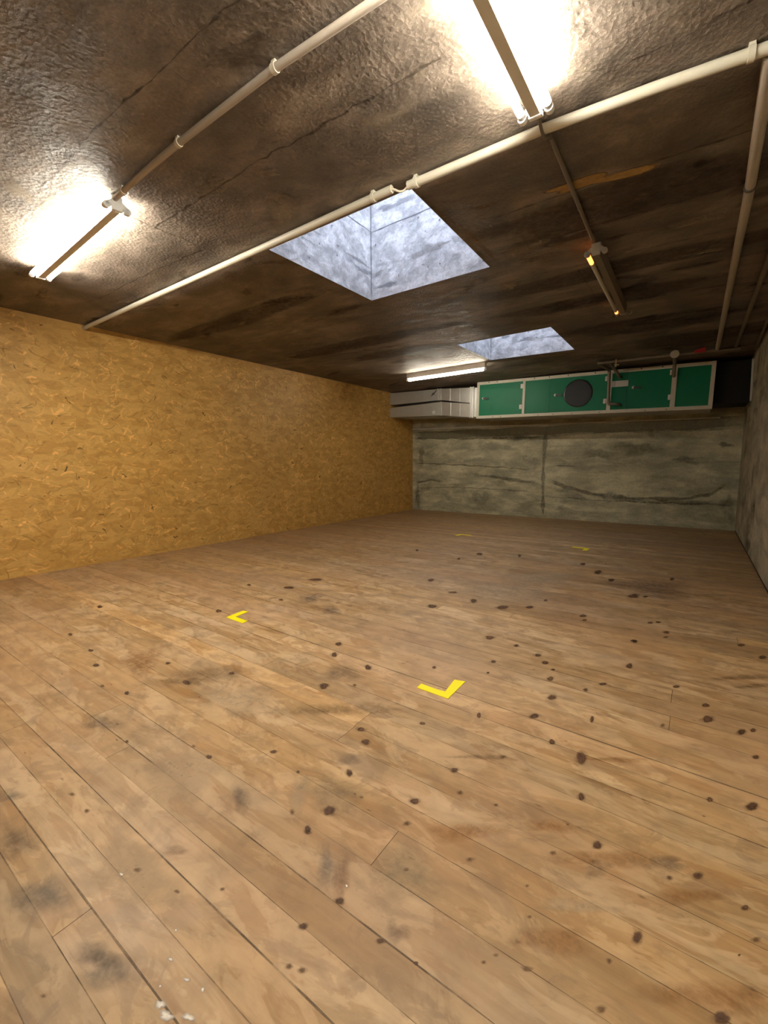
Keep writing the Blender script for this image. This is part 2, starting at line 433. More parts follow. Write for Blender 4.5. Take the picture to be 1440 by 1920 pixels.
STAINS_GLINTS = [
(4.627,0.915,0.026,0.018,-0.072,0.055,"grey"),
(5.063,0.892,0.020,0.014,-0.068,0.074,"blue"),
(5.127,0.888,0.021,0.014,-0.056,0.066,"red"),
(3.678,0.845,0.079,0.055,-0.089,0.037,"grey"),
(4.812,1.307,0.040,0.027,-0.030,0.037,"grey"),
(3.899,0.437,0.046,0.032,-0.048,0.013,"blue"),
(4.823,0.385,0.064,0.044,-0.040,0.017,"blue"),
(4.634,0.662,0.039,0.027,-0.017,0.010,"mauve"),
(5.344,0.857,0.025,0.017,-0.018,0.027,"mauve"),
(3.675,1.444,0.193,0.132,-0.098,0.066,"brown"),
(3.641,1.298,0.148,0.102,-0.047,0.028,"brown"),
(3.154,1.291,0.124,0.085,-0.179,0.089,"orange"),
(5.593,1.440,0.103,0.071,-0.008,0.032,"orange"),
(5.772,1.417,0.148,0.103,-0.006,0.042,"orange"),
(5.963,1.405,0.098,0.068,-0.000,0.034,"orange"),
(3.134,2.795,0.096,0.065,-0.092,0.094,"grey"),
(3.515,2.654,0.080,0.055,-0.073,0.082,"grey"),
(6.213,3.124,0.135,0.093,0.004,0.057,"brown"),
(6.251,3.034,0.095,0.065,0.003,0.038,"brown"),
(4.291,1.867,0.115,0.079,-0.062,0.073,"grey"),
(5.908,1.489,0.060,0.041,-0.001,0.030,"grey"),
(5.739,1.350,0.039,0.027,-0.005,0.031,"grey"),
(4.780,1.052,0.032,0.022,-0.083,0.080,"pale"),
(4.877,1.120,0.097,0.067,-0.076,0.085,"greenish"),
(5.274,1.007,0.091,0.063,-0.049,0.078,"greenish"),
(4.315,0.868,0.104,0.072,-0.192,0.113,"pale"),
(4.608,0.544,0.118,0.082,-0.116,0.056,"pale"),
(4.017,1.338,0.160,0.110,-0.143,0.106,"pale"),
(4.179,0.383,0.057,0.040,-0.108,0.030,"grey"),
(4.464,0.365,0.075,0.052,-0.079,0.025,"blue"),
(5.721,1.935,0.107,0.074,-0.003,0.022,"orange"),
(5.247,1.628,0.109,0.075,-0.008,0.019,"brown"),
(4.755,0.383,0.049,0.034,-0.041,0.017,"grey"),
(5.352,1.247,0.116,0.080,-0.019,0.040,"orange"),
(6.017,1.153,0.120,0.083,0.001,0.052,"orange"),
(5.686,1.068,0.089,0.062,-0.010,0.038,"orange"),
(5.711,1.194,0.096,0.067,-0.005,0.022,"pale"),
(4.539,1.576,0.240,0.165,-0.045,0.053,"brown"),
(4.631,4.621,0.366,0.246,-0.092,0.321,"pale"),
(4.522,3.972,0.493,0.334,-0.102,0.285,"pale"),
(5.614,4.925,0.339,0.229,-0.034,0.465,"mauve"),
(4.920,0.484,0.0054,0.0038,-0.0046,0.0026,"white"),  # white rows: glints on the boards, painted as pale spots
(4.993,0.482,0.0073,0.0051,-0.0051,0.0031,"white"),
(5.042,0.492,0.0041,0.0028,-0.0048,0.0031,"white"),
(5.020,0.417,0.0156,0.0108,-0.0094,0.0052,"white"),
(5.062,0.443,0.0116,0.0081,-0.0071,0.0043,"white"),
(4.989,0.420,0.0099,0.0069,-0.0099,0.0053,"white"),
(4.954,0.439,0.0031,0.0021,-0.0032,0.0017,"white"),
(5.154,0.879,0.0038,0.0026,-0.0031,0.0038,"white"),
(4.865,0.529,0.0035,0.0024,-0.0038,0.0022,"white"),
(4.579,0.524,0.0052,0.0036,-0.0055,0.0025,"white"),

]
def structure(o): o['kind'] = 'structure'; return o
def make_floor():
    rnd = random.Random(11); mb = MB()
    seams = [.333, .425, .517, .622, .727, .826, .975, 1.128, 1.24, 1.37, 1.497, 1.63, 1.77, 1.91, 2.045, 2.185]
    y = seams[0]
    while y > Y0+.1: y -= rnd.choice((.098, .104, .13)); seams.insert(0, y)
    y = seams[-1]
    while y < D-.12: y += rnd.choice((.125, .135, .145)); seams.append(y)
    def sy(k, x):
        y = seams[k]; return y-(.010+.026*math.exp(-((y-2.2)/.8)**2))*(x-5)
    n = len(seams)
    mb.poly([(-.1, Y0-.1, -.005), (W+.1, Y0-.1, -.005), (W+.1, D+.1, -.005), (-.1, D+.1, -.005)], (.5, .5, .5, 1))
    for k in range(-1, n):
        x = -rnd.random()*2.5
        while x < W:
            ln = rnd.uniform(2.8, 5.2); x0, x1 = max(0, x), min(W, x+ln); x += ln
            if x1 <= x0: continue
            lo = lambda q: max(Y0, min(D, sy(k, q))) if k >= 0 else Y0
            hi = lambda q: max(Y0, min(D, sy(k+1, q))) if k+1 < n else D
            t = rnd.uniform(.84, 1.12); w = rnd.random()+.9*max(0, ((x0+x1)/2-4.9)/1.5)
            col = (t*(1.0+.04*w), t*(1-.02*w), t*(1.02-.15*w), 1)
            ox, oy = rnd.random()*40, rnd.random()*40
            pts = [(x0, lo(x0), 0), (x1, lo(x1), 0), (x1, hi(x1), 0), (x0, hi(x0), 0)]
            mb.poly(pts, col, 0, [(p[0]+ox, p[1]+oy, 0) for p in pts])
            if x1 < W-.05:                                       # butt joint
                mb.poly([(x1-.001, lo(x1), .0004), (x1+.0012, lo(x1), .0004), (x1+.0012, hi(x1), .0004), (x1-.001, hi(x1), .0004)], (.10, .06, .03, .75), 1)
    for k in range(n):                                           # open seams between boards
        strong = abs(seams[k]-2.045) < .001
        base = .0030 if strong else rnd.choice((.0009, .0012, .0016, .0020))
        xs = [i*.12 for i in range(int(W/.12)+1)]+[W]
        ws = [max(.0004, base*(1+rnd.uniform(-.55, .55))) for _ in xs]
        al = [(.95 if strong else min(.9, max(.25, rnd.gauss(.48, .20)))) for _ in xs]
        for i in range(len(xs)-1):
            a, b = xs[i], xs[i+1]
            if not (Y0 < sy(k, a) < D): continue
            c0, c1 = (.13, .075, .036, al[i]), (.13, .075, .036, al[i+1])
            mb.poly([(a, sy(k, a)-ws[i], .0003), (b, sy(k, b)-ws[i+1], .0003), (b, sy(k, b)+ws[i+1], .0003), (a, sy(k, a)+ws[i], .0003)], [c0, c1, c1, c0], 1)
    cols = {'grey': (.17, .125, .092), 'blue': (.21, .19, .165), 'red': (.24, .11, .06), 'mauve': (.20, .12, .09), 'brown': (.22, .125, .05),
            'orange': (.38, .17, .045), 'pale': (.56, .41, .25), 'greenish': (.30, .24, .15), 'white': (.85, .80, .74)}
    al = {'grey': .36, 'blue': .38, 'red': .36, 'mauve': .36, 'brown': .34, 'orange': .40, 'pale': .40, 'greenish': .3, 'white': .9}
    for i, (x, y, ux, uy, vx, vy, c) in enumerate(STAINS_GLINTS):
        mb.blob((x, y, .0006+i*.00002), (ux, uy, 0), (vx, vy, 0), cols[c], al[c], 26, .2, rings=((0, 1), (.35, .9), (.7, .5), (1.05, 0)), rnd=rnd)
    for i, (x, y, ux, uy, vx, vy) in enumerate(KNOTS):
        big = abs(vx*uy-vy*ux) > .00022 or R.random() < .2
        mb.blob((x, y, .0018), (ux*1.35, uy*1.35, 0), (vx*1.1, vy*1.1, 0), (.27, .15, .06), .42, 18, .12, rings=((0, 1), (.6, .8), (1, 0)), rnd=rnd)
        d = rnd.uniform(.8, 1.2); q = .80 if big else .62
        kc = (.115*d, .050*d, .022*d) if big else (.19*d, .095*d, .038*d)
        mb.blob((x, y, .0022), (ux*q, uy*q, 0), (vx*q, vy*q, 0), kc, .82 if big else .52, 18, .12, rings=((0, 1), (.7, .9), (1.1, 0)), rnd=rnd)
    for i in range(420):                                         # small pin knots and nicks
        x, y = rnd.uniform(.1, W-.1), rnd.uniform(-.5, D-.4)
        a, b = rnd.uniform(.006, .02), rnd.uniform(.003, .007)
        mb.blob((x, y, .0026), (a, 0, 0), (0, b, 0), (.20, .10, .05), rnd.uniform(.25, .8), 10, .15, rings=((0, 1), (1, 0)), rnd=rnd)
    return structure(mb.build('floor', [M['wood'], M['decal']]))
make_floor()

# ------------------------------------------------------------------ ceiling with two skylight openings
HOLES = [[(3.183, 2.403), (4.443, 2.378), (4.418, 3.653), (3.178, 3.699)], [(3.125, 5.727), (4.385, 5.657), (4.371, 6.963), (3.143, 6.894)]]
def make_ceiling():
    rnd = random.Random(5); mb = MB()
    X = [-.15, 2.9, 4.7, W+.15]; Y = [Y0-.15, 2.25, 3.85, 5.5, 7.1, D+.15]
    def q(pts, t=1):
        mb.poly([(p[0], p[1], HC) for p in pts], (t, t, t, 1))
    for i in range(3):
        for j in range(5):
            if i == 1 and j in (1, 3):
                h = HOLES[(j-1)//2]; o = [(X[1], Y[j]), (X[2], Y[j]), (X[2], Y[j+1]), (X[1], Y[j+1])]
                for k in range(4): q([o[k], o[(k+1) % 4], h[(k+1) % 4], h[k]])
            else: q([(X[i], Y[j]), (X[i+1], Y[j]), (X[i+1], Y[j+1]), (X[i], Y[j+1])])
    z = HC-.0006; dn = (0, 0, 1)
    inhole = lambda x, y: any(h[0][0]-.06 < x < h[1][0]+.06 and h[0][1]-.08 < y < h[3][1]+.06 for h in HOLES)
    def seam(pts, w, col=(.035, .025, .018), a=.85):
        out = []
        for (x0, y0), (x1, y1) in zip(pts, pts[1:]):
            k = max(2, int(math.hypot(x1-x0, y1-y0)/.05))
            out += [(x0+(x1-x0)*t/k+rnd.gauss(0, .004), y0+(y1-y0)*t/k+rnd.gauss(0, .006)) for t in range(k)]
        out.append(pts[-1]); run = []
        for p in out+[None]:
            if p is None or inhole(*p):
                if len(run) > 2: mb.band([(x, y, z) for x, y in run], [w*rnd.uniform(.1, .75) for _ in run], dn, col, a*.55)
                run = []
            else: run.append(p)
    for y, x0, x1, w, a in ((.52, 0, W, .012, .5), (1.115, 2.4, 4.6, .013, .75), (1.72, 2.75, 5.0, .016, .8), (2.10, 1.0, 2.85, .010, .85), (2.17, 5.5, W, .012, .6),
                         (2.95, 4.7, W, .02, .7), (3.46, 4.5, W, .018, .5), (4.05, 0, W, .02, .55), (4.62, 0, W, .02, .5), (5.25, .5, W, .02, .5), (7.3, 0, W, .02, .5), (-.2, 0, W, .012, .5), (-.9, 0, W, .012, .5)):
        seam([(x0, y+.02), ((x0+x1)/2, y-.01), (x1, y+.01)], w, a=a)
    seam([(2.74, .93), (2.80, 1.5), (2.82, 2.28)], .010, a=.85)
    seam([(5.0, 4.0), (5.0, 5.3)], .010, a=.5); seam([(1.9, 4.0), (1.95, 5.3)], .010, a=.5)
    # light laitance blotches and darker long patches
    for i in range(330):
        x, y = rnd.uniform(.2, W-.2), rnd.uniform(-1, D-.6)
        if inhole(x, y): continue
        l = rnd.uniform(.05, .26); w = l*rnd.uniform(.25, .6); an = rnd.gauss(0, .25)
        u = (l*math.cos(an), l*math.sin(an), 0); v = (-w*math.sin(an), w*math.cos(an), 0)
        lite = rnd.random() < (.85 if y > 3.4 and x < 4 else .66)
        mb.blob((x, y, z-.0002-i*.000004), u, v, (.33, .275, .21) if lite else (.06, .043, .031), rnd.uniform(.2, .6), 20, .28, rings=((0, 1), (.6, .8), (1, 0)), rnd=rnd)
    for x, y, l, w in ((5.5, 3.25, 1.2, .24), (1.5, 3.3, 1.4, .2), (5.3, 4.3, 1.3, .2), (2.0, 4.9, 1.8, .22), (5.0, 5.0, 1.2, .2), (5.4, 6.2, 1.1, .35), (2.2, 5.6, .8, .25), (5.75, 7.3, .9, .4)):
        mb.blob((x, y, z-.0010), (l, 0, 0), (0, w, 0), (.055, .037, .026), .5, 28, .14, rings=((0, 1), (.75, .85), (1, 0)), rnd=rnd)
    mb.blob((5.335, 2.925, z-.0014), (.26, .02, 0), (.03, .058, 0), (.40, .25, .085), .9, 40, .36, rings=((0, 1), (.8, 1), (1, 0)), rnd=rnd)
    mb.blob((4.72, 2.80, z-.0014), (.09, .01, 0), (.0, .03, 0), (.26, .165, .08), .6, 20, .2, rnd=rnd)
    mb.blob((4.5, 3.2, z-.0013), (.03, -.02, 0), (.02, .42, 0), (.24, .14, .055), .6, 20, .2, rnd=rnd)
    return structure(mb.build('ceiling', [M['ceil'], M['decal']]))
make_ceiling()

def make_shaft(name, h, seed):
    rnd = random.Random(seed); mb = MB(); top = HC+1.7; t = .16
    c = Vector((sum(p[0] for p in h)/4, sum(p[1] for p in h)/4))
    out = [(p[0]+t*(1 if p[0] > c.x else -1), p[1]+t*(1 if p[1] > c.y else -1)) for p in h]
    for k in range(4):
        a, b, oa, ob = h[k], h[(k+1) % 4], out[k], out[(k+1) % 4]
        levels = [HC-.002, HC+.63, HC+1.16, top]
        for z0, z1 in zip(levels, levels[1:]):
            tn = rnd.uniform(.92, 1.05)
            mb.poly([(*a, z0), (*a, z1), (*b, z1), (*b, z0)], (tn, tn, tn, 1))
        mb.poly([(*oa, HC+.02), (*ob, HC+.02), (*ob, top), (*oa, top)])
        mb.poly([(*a, top), (*oa, top), (*ob, top), (*b, top)])
        d = Vector((b[0]-a[0], b[1]-a[1], 0)); nrm = Vector((-d.y, d.x, 0)).normalized()
        P = lambda s, z, e: Vector((a[0], a[1], 0))+d*s+Vector((0, 0, z))+nrm*e
        for z, w in ((HC+.63, .009), (HC+1.16, .008)):
            mb.band([P(s/12, z+rnd.gauss(0, .003), .001) for s in range(13)], [w*rnd.uniform(.5, 1.3) for _ in range(13)], nrm, (.17, .17, .18), .8)
        mb.band([P(0, HC+.0+i*.1, .0) + d.normalized()*.006+nrm*.002 for i in range(17)], .012, nrm, (.25, .25, .26), .8)
        # streaks where the boards met, chips and pale drips
        for i in range(8):
            s, z = rnd.uniform(.05, .95), HC+rnd.choice((.2, .3, .27, .8, .95))+rnd.gauss(0, .05)
            mb.blob(P(s, z, .002+i*.0001), d.normalized()*rnd.uniform(.05, .22), (0, 0, rnd.uniform(.015, .05)), rnd.choice(((.34, .34, .35), (.30, .30, .32), (.40, .38, .36))), .6, 22, .25, rnd=rnd)
        for i in range(6):
            mb.blob(P(rnd.uniform(.05, .95), HC+rnd.uniform(.05, .6), .004+i*.0001), d.normalized()*rnd.uniform(.02, .07), (0, 0, rnd.uniform(.02, .06)), (.80, .80, .80), .7, 16, .3, rnd=rnd)
        for i in range(14):
            mb.blob(P(rnd.uniform(.03, .97), HC+rnd.uniform(.03, .62), .005+i*.0001), d.normalized()*rnd.uniform(.006, .018), (0, 0, rnd.uniform(.005, .014)), (.16, .15, .15), .8, 10, .25, rnd=rnd)
    return structure(mb.build(name, [M['shaft'], M['decal']]))
make_shaft('window_1', HOLES[0], 3); make_shaft('window_2', HOLES[1], 4)

# ------------------------------------------------------------------ walls
def wall_base(mb, a, b, thick, n):
    """a slab from a to b (floor corners), thickness away from the room"""
    a, b, n = Vector(a), Vector(b), Vector(n)
    z0, z1 = Vector((0, 0, 0)), Vector((0, 0, HC))
    o = n*-thick
    for q in ((a+z0, b+z0, b+z1, a+z1), (b+o+z0, a+o+z0, a+o+z1, b+o+z1), (a+o+z0, a+z0, a+z1, a+o+z1), (b+z0, b+o+z0, b+o+z1, b+z1), (a+z1, b+z1, b+o+z1, a+o+z1), (a+o, b+o, b, a)):
        mb.poly(q)
def make_osb_wall():
    rnd = random.Random(21); mb = MB()
    wall_base(mb, (0, Y0, 0), (0, D, 0), .15, (1, 0, 0))
    for i in range(11000):                                       # the strands of the board, slightly proud and tilted
        y, z = rnd.uniform(Y0+.05, D-.07), rnd.uniform(.03, HC-.05)
        l = rnd.uniform(.028, .085); w = rnd.uniform(.006, .014)
        an = rnd.gauss(0, .75) if rnd.random() < .75 else rnd.uniform(-1.5, 1.5)
        k = rnd.random()
        if k < .26: t = rnd.uniform(1.10, 1.42); w *= rnd.choice((.7, 1, 1.4))
        elif k < .90: t = rnd.uniform(.84, 1.08); l *= 1.2; w *= 1.8
        elif k < .985: t = rnd.uniform(.60, .8); w *= .8
        else: t = rnd.uniform(.20, .42); l *= .6; w *= .9
        col = (t, t*(1.0+.02*(t-1)), t*(1+.35*(t-1)), 1)
        ca, sa = math.cos(an), math.sin(an); bend = rnd.gauss(0, .30)*l
        x0 = .0004+rnd.random()*.0014; tl = rnd.uniform(-.0018, .0018)
        jit = lambda: rnd.uniform(.55, 1.1)
        prof = ((-1, 0, .0), (-.72, -w*jit(), 1), (0, -w*jit(), 1), (.72, -w*jit(), 1), (1, 0, 0), (.72, w*jit(), 1), (0, w*jit(), 1), (-.72, w*jit(), 1))
        pts = []
        for u, v, _ in prof:
            v2 = v+bend*(u*u-.5)
            py, pz = y+u*l*ca-v2*sa, z+u*l*sa+v2*ca
            pts.append((max(.0002, x0+tl*v/w), min(max(py, Y0), D), min(max(pz, .002), HC-.002)))
        mb.poly(pts, col)
    for y, z in ((5.95, 2.42), (7.9, 2.42)):                     # bright screw heads
        mb.blob((.0022, y, z), (0, .006, 0), (0, 0, .006), (.9, .85, .7), 1, 10, 0, rings=((0, 1), (1, 1)), rnd=rnd)
    return structure(mb.build('wall_left', [M['osb'], M['decal']]))
make_osb_wall()
def make_back():
    rnd = random.Random(31); mb = MB(); y = D-.0006
    wall_base(mb, (W, D, 0), (0, D, 0), .15, (0, -1, 0))
    n = (0, -1, 0)
    def streak(pts, w, col, a, e=0):
        out = []
        for (x0, z0), (x1, z1) in zip(pts, pts[1:]):
            k = max(2, int(abs(x1-x0)/.12)+int(abs(z1-z0)/.12))
            out += [(x0+(x1-x0)*t/k, y-e, z0+(z1-z0)*t/k+rnd.gauss(0, .007)) for t in range(k)]
        out.append((pts[-1][0], y-e, pts[-1][1]))
        mb.band(out, [w*rnd.uniform(.35, 1.2) for _ in out], n, col, a*.62)
    dk = (.17, .155, .10)
    streak([(3.27, 0.02), (3.24, 1.0), (3.27, 1.95)], .055, (.27, .255, .175), .8)
    streak([(.05, 1.79), (1.2, 1.76), (3.2, 1.71)], .035, dk, .7, .0002)
    streak([(3.3, 1.74), (4.6, 1.78), (6.4, 1.74)], .03, (.15, .135, .085), .45, .0002)
    streak([(.1, 1.17), (.6, 1.16), (1.6, 1.12), (3.0, 1.03)], .028, dk, .7, .0003)
    streak([(3.42, 1.12), (3.98, 1.11)], .022, dk, .85, .0003)
    streak([(.05, .68), (.5, .76), (.9, .72)], .035, dk, .7, .0004)
    streak([(1.6, .9), (2.4, .83), (3.1, .74)], .07, (.14, .125, .08), .6, .0004)
    streak([(3.42, .80), (3.7, .68), (4.2, .56), (5.0, .50), (5.7, .52), (6.1, .60), (6.36, .80)], .05, dk, .85, .0005)
    streak([(4.2, .52), (5.2, .43), (6.2, .47)], .05, (.16, .14, .09), .6, .0004)
    streak([(.1, .56), (1.5, .60), (3.1, .55)], .02, (.13, .12, .075), .55, .0003)
    streak([(3.4, .46), (4.6, .42), (6.45, .45)], .018, (.13, .12, .075), .6, .0003)
    for x, z, a, b, al in ((5.73, 1.22, .22, .08, .6), (6.29, 1.48, .12, .05, .6), (4.9, 1.45, .5, .14, .4), (2.6, 1.75, .7, .09, .45), (.25, 1.4, .12, .25, .4), (1.9, .35, .25, .2, .3),
                           (4.3, 1.35, .3, .12, .35), (6.4, .4, .1, .3, .4), (.15, .35, .1, .3, .45)):
        mb.blob((x, y-.0007, z), (a, 0, 0), (0, 0, b), (.22, .205, .135), al, 26, .25, rnd=rnd)
    for i in range(26):
        mb.blob((rnd.uniform(.1, W-.1), y-.0009-i*.00001, rnd.uniform(.1, 1.7)), (rnd.uniform(.1, .5), 0, 0), (0, 0, rnd.uniform(.04, .14)), (.60, .585, .45), rnd.uniform(.2, .5), 24, .25, rnd=rnd)
    # uneven paler pour above the ledge is left bare; dark band paints the unit's shade
    mb.band([(x*W/20, y-.0010, 1.86+.015*math.sin(x*1.7)) for x in range(21)], [.10]*21, n, (.24, .22, .145), .7, soft=.75)
    return structure(mb.build('wall_back', [M['back'], M['decal']]))
make_back()
def make_right():
    rnd = random.Random(41); mb = MB()
    wall_base(mb, (W, Y0, 0), (W, D, 0), .15, (-1, 0, 0))
    x = W-.0006
    for i in range(60):
        lite = rnd.random() < .5
        mb.blob((x-i*.00001, rnd.uniform(.5, D-.2), rnd.uniform(.1, 2.6)), (0, rnd.uniform(.06, .35), 0), (0, 0, rnd.uniform(.05, .3)), (.46, .42, .33) if lite else (.15, .125, .08), rnd.uniform(.2, .5), 24, .25, rnd=rnd)
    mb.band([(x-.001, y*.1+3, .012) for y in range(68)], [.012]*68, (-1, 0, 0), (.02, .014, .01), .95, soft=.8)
    return structure(mb.build('wall_right', [M['side'], M['decal']]))
make_right()
mb = MB(); wall_base(mb, (0, Y0, 0), (W, Y0, 0), .15, (0, 1, 0)); structure(mb.build('wall_front', [M['side']]))
bm = bmesh.new()
hexa(bm, [(0.0, 9.655, 2.012), (0.0, 9.70, 2.012), (0.0, 9.70, 2.034), (0.0, 9.655, 2.034), (6.19, 9.655, 1.932), (6.19, 9.70, 1.932), (6.19, 9.70, 1.954), (6.19, 9.655, 1.954)])
structure(obj('trim_1', bm, M['white']))

# ------------------------------------------------------------------ fluorescent battens
def batten(loc, ang, label, kind, drop=.0, ln=1.55):
    """local x runs along the lamp, z = 0 at the ceiling"""
    t = empty('fluorescent_ceiling_light', loc, label, 'lamp', None, (0, 0, ang))
    h = ln/2; zs = -drop
    single = kind == 'single'
    bm = bmesh.new()
    w0, w1 = .030, .022
    dp = .085
    mt = M['dark_metal'] if kind == 'faulty' else M['white_metal']  # faulty batten has a darker enamel than the others
    hexa(bm, [(-h, -w1, zs-dp), (-h, w1, zs-dp), (-h, w0, zs), (-h, -w0, zs), (h, -w1, zs-dp), (h, w1, zs-dp), (h, w0, zs), (h, -w0, zs)])
    obj('spine', bm, mt, t)
    if drop:
        for sx in (-.5, .5):
            bm = bmesh.new(); box(bm, sx-.02, sx+.02, -.012, .012, -drop-.004, -.0005); obj('spacer', bm, mt, t)
    sides = [0] if single else [-1, 1]
    for sgn in (-1, 1):                                          # end brackets with a holder at each tube
        bm = bmesh.new()
        if single:
            box(bm, sgn*h-.014, sgn*h+.014, -.017, .017, zs-.134, zs-.080, .005)
        else:
            box(bm, sgn*h-.013, sgn*h+.013, -.030, .030, zs-.089, zs-.010, .005)
            for s in sides:
                hexa(bm, [(sgn*h-.012, s*.024, zs-.066), (sgn*h-.012, s*.064, zs-.088), (sgn*h-.012, s*.064, zs-.058), (sgn*h-.012, s*.024, zs-.03),
                          (sgn*h+.012, s*.024, zs-.066), (sgn*h+.012, s*.064, zs-.088), (sgn*h+.012, s*.064, zs-.058), (sgn*h+.012, s*.024, zs-.03)])
                disc(bm, (sgn*h-.012, s*.058, zs-.073), (1, 0, 0), .019, .024, 16)
        obj('lamp_holder', bm, M['pipe_grey'] if kind == 'faulty' else M['white_metal'], t)
    for s in sides:
        if kind == 'faulty' and s == -1: continue
        y, z = s*.058, zs-(.117 if single else .068); r = .0155; a = h-.012
        g = .0 if kind != 'faulty' else .15
        bm = bmesh.new(); tube(bm, [(-a+.02+g, y, z), (a-.02-g*.45, y, z)], r, 18)
        tb = obj('tube', bm, {'faulty': M['tube_off'], 'single': M['tube_back']}.get(kind, M['tube_on']), t, True)
        for e in (-1, 1):
            bm = bmesh.new(); tube(bm, [(e*(a-.02), y, z), (e*a, y, z)], r*1.02, 18); obj('tube_cap', bm, M['galv'], tb, True)
        if kind == 'faulty':
            bm = bmesh.new(); tube(bm, [(-a+.02, y, z), (-a+.02+g, y, z)], r*.99, 18); obj('glowing_end', bm, M['glow'], tb, True)
            bm = bmesh.new(); tube(bm, [(a-.02-g*.45, y, z), (a-.02, y, z)], r*.99, 18); obj('glowing_end', bm, M['glow'], tb, True)
    return t
batten((2.20, 1.468, HC), math.radians(-3.9), 'lit twin-tube fluorescent lamp at the left, on the dark ceiling near the board wall', 'twin')
batten((5.237, 1.36, HC), math.radians(90), 'brightest lit twin-tube fluorescent lamp, on the ceiling above the thick cream conduit', 'twin')
batten((2.254, 7.03, HC), math.radians(-3.6), 'lit single-tube fluorescent lamp above the metal ducts, beside the far skylight', 'single')
batten((5.215, 4.44, HC), math.radians(90.6), 'unlit fluorescent lamp with only its tube ends glowing orange', 'faulty', .03, 1.60)

# ------------------------------------------------------------------ pipes, conduits and cables under the ceiling
def clamp(parent, p, axis, r, mat, name='pipe_clamp', top=HC, w=.022):
    bm = bmesh.new(); p = Vector(p); ax = Vector(axis).normalized()
    tube(bm, [p-ax*w/2, p+ax*w/2], r, 18)
    s = ax.cross(Vector((0, 0, 1))).normalized()
    q = [(p+ax*i*w/2+s*j*r*.55) for i, j in ((-1, -1), (1, -1), (1, 1), (-1, 1))]
    hexa(bm, [(v.x, v.y, p.z) for v in q]+[(v.x, v.y, top-.0005) for v in q])
    return obj(name, bm, mat, parent, True)
def pipe(name, pts, r, mat, label, cat, rad=.0, clamps=(), cmat=None, group=None):
    o = Vector(pts[0]); t = empty(name, o, label, cat, group)
    loc = [Vector(p)-o for p in pts]
    bm = bmesh.new(); tube(bm, smooth_path(loc, rad) if rad else loc, r, 18); obj('tube_run', bm, mat, t, True)
    for p, ax in clamps: clamp(t, Vector(p)-o, ax, r*1.25, cmat or mat, top=HC-o.z)
    return t
zp = HC-.034
pipe('conduit', [(0, 2.387, zp), (.8, 2.366, zp), (1.6, 2.343, zp), (2.991, 2.309, zp), (3.8, 2.287, zp), (4.383, 2.271, zp)], .0215, M['pvc'],
     'cream conduit along the ceiling from the board wall to the near skylight corner', 'pipe', 0, [((4.25, 2.275, zp), (1, -.03, 0))])
pipe('conduit', [(4.475, 2.298, zp), (5.225, 2.302, zp), (5.65, 2.333, zp), (6.003, 2.370, zp), (W, 2.43, zp)], .0225, M['pvc'],
     'thick cream conduit along the ceiling from the near skylight corner to the right', 'pipe', 0, [((4.53, 2.298, zp), (1, 0, 0)), ((5.985, 2.368, zp), (1, .1, 0))])
loop = [(4.36, 2.272, zp), (4.395, 2.271, zp-.004), (4.42, 2.285, zp-.02), (4.445, 2.296, zp-.02), (4.47, 2.298, zp-.004), (4.50, 2.298, zp)]
bm = bmesh.new(); tube(bm, smooth_path(loop, .03), .006, 10)
tag(obj('cable', bm, M['cable_w'], None, True), 'short cream cable loop bridging the gap between two conduit ends', 'cable')
zc = HC-.026
pipe('conduit', [(2.972, 1.404, zc), (3.3, 1.384, zc), (3.729, 1.367, zc), (4.436, 1.357, zc), (4.93, 1.379, zc), (W, 1.44, zc)], .0155, M['pipe_grey'],
     'thin beige conduit on the ceiling running up from the left lamp', 'pipe', 0, [((3.10, 1.396, zc), (1, -.06, 0)), ((3.729, 1.367, zc), (1, -.04, 0)), ((4.436, 1.357, zc), (1, 0, 0))], M['cable_w'])
pipe('conduit', [(5.231, 2.395, HC-.020), (5.215, 3.1, HC-.020), (5.205, 3.60, HC-.020)], .0115, M['cord'],
     'thin dark conduit on the ceiling leading to the lamp with glowing orange ends', 'pipe', 0, [((5.214, 3.13, HC-.020), (0, 1, 0))])
bm = bmesh.new(); tube(bm, smooth_path([(5.237, 2.140, HC-.03), (5.232, 2.20, HC-.055), (5.224, 2.28, HC-.066), (5.226, 2.33, HC-.066), (5.238, 2.365, HC-.03), (5.231, 2.40, HC-.020)], .03), .0075, 10)
tag(obj('cable', bm, M['cord'], None, True), 'dark cable crossing under the long pipe behind the brightest lamp', 'cable')
pipe('ceiling_pipe', [(6.047, 2.40, HC-.04), (6.062, 3.42, HC-.04), (6.056, 4.74, HC-.04), (6.047, 7.93, HC-.04)], .026, M['pipe_grey'],
     'thick grey-beige pipe with a dark collar under the ceiling at the right', 'pipe', 0, [((6.062, 3.423, HC-.04), (0, 1, 0))], M['ring'])
pipe('ceiling_pipe', [(6.272, 2.6, HC-.035), (6.27, 4.78, HC-.035), (6.251, 8.05, HC-.035)], .020, M['dark_pipe'],
     'thinner brown pipe under the ceiling, second from the right wall', 'pipe')
pipe('ceiling_pipe', [(6.462, 5.2, HC-.035), (6.462, 6.72, HC-.035), (6.485, 8.3, HC-.035)], .018, M['dark_pipe'],
     'brown pipe in the corner where the ceiling meets the right wall', 'pipe')

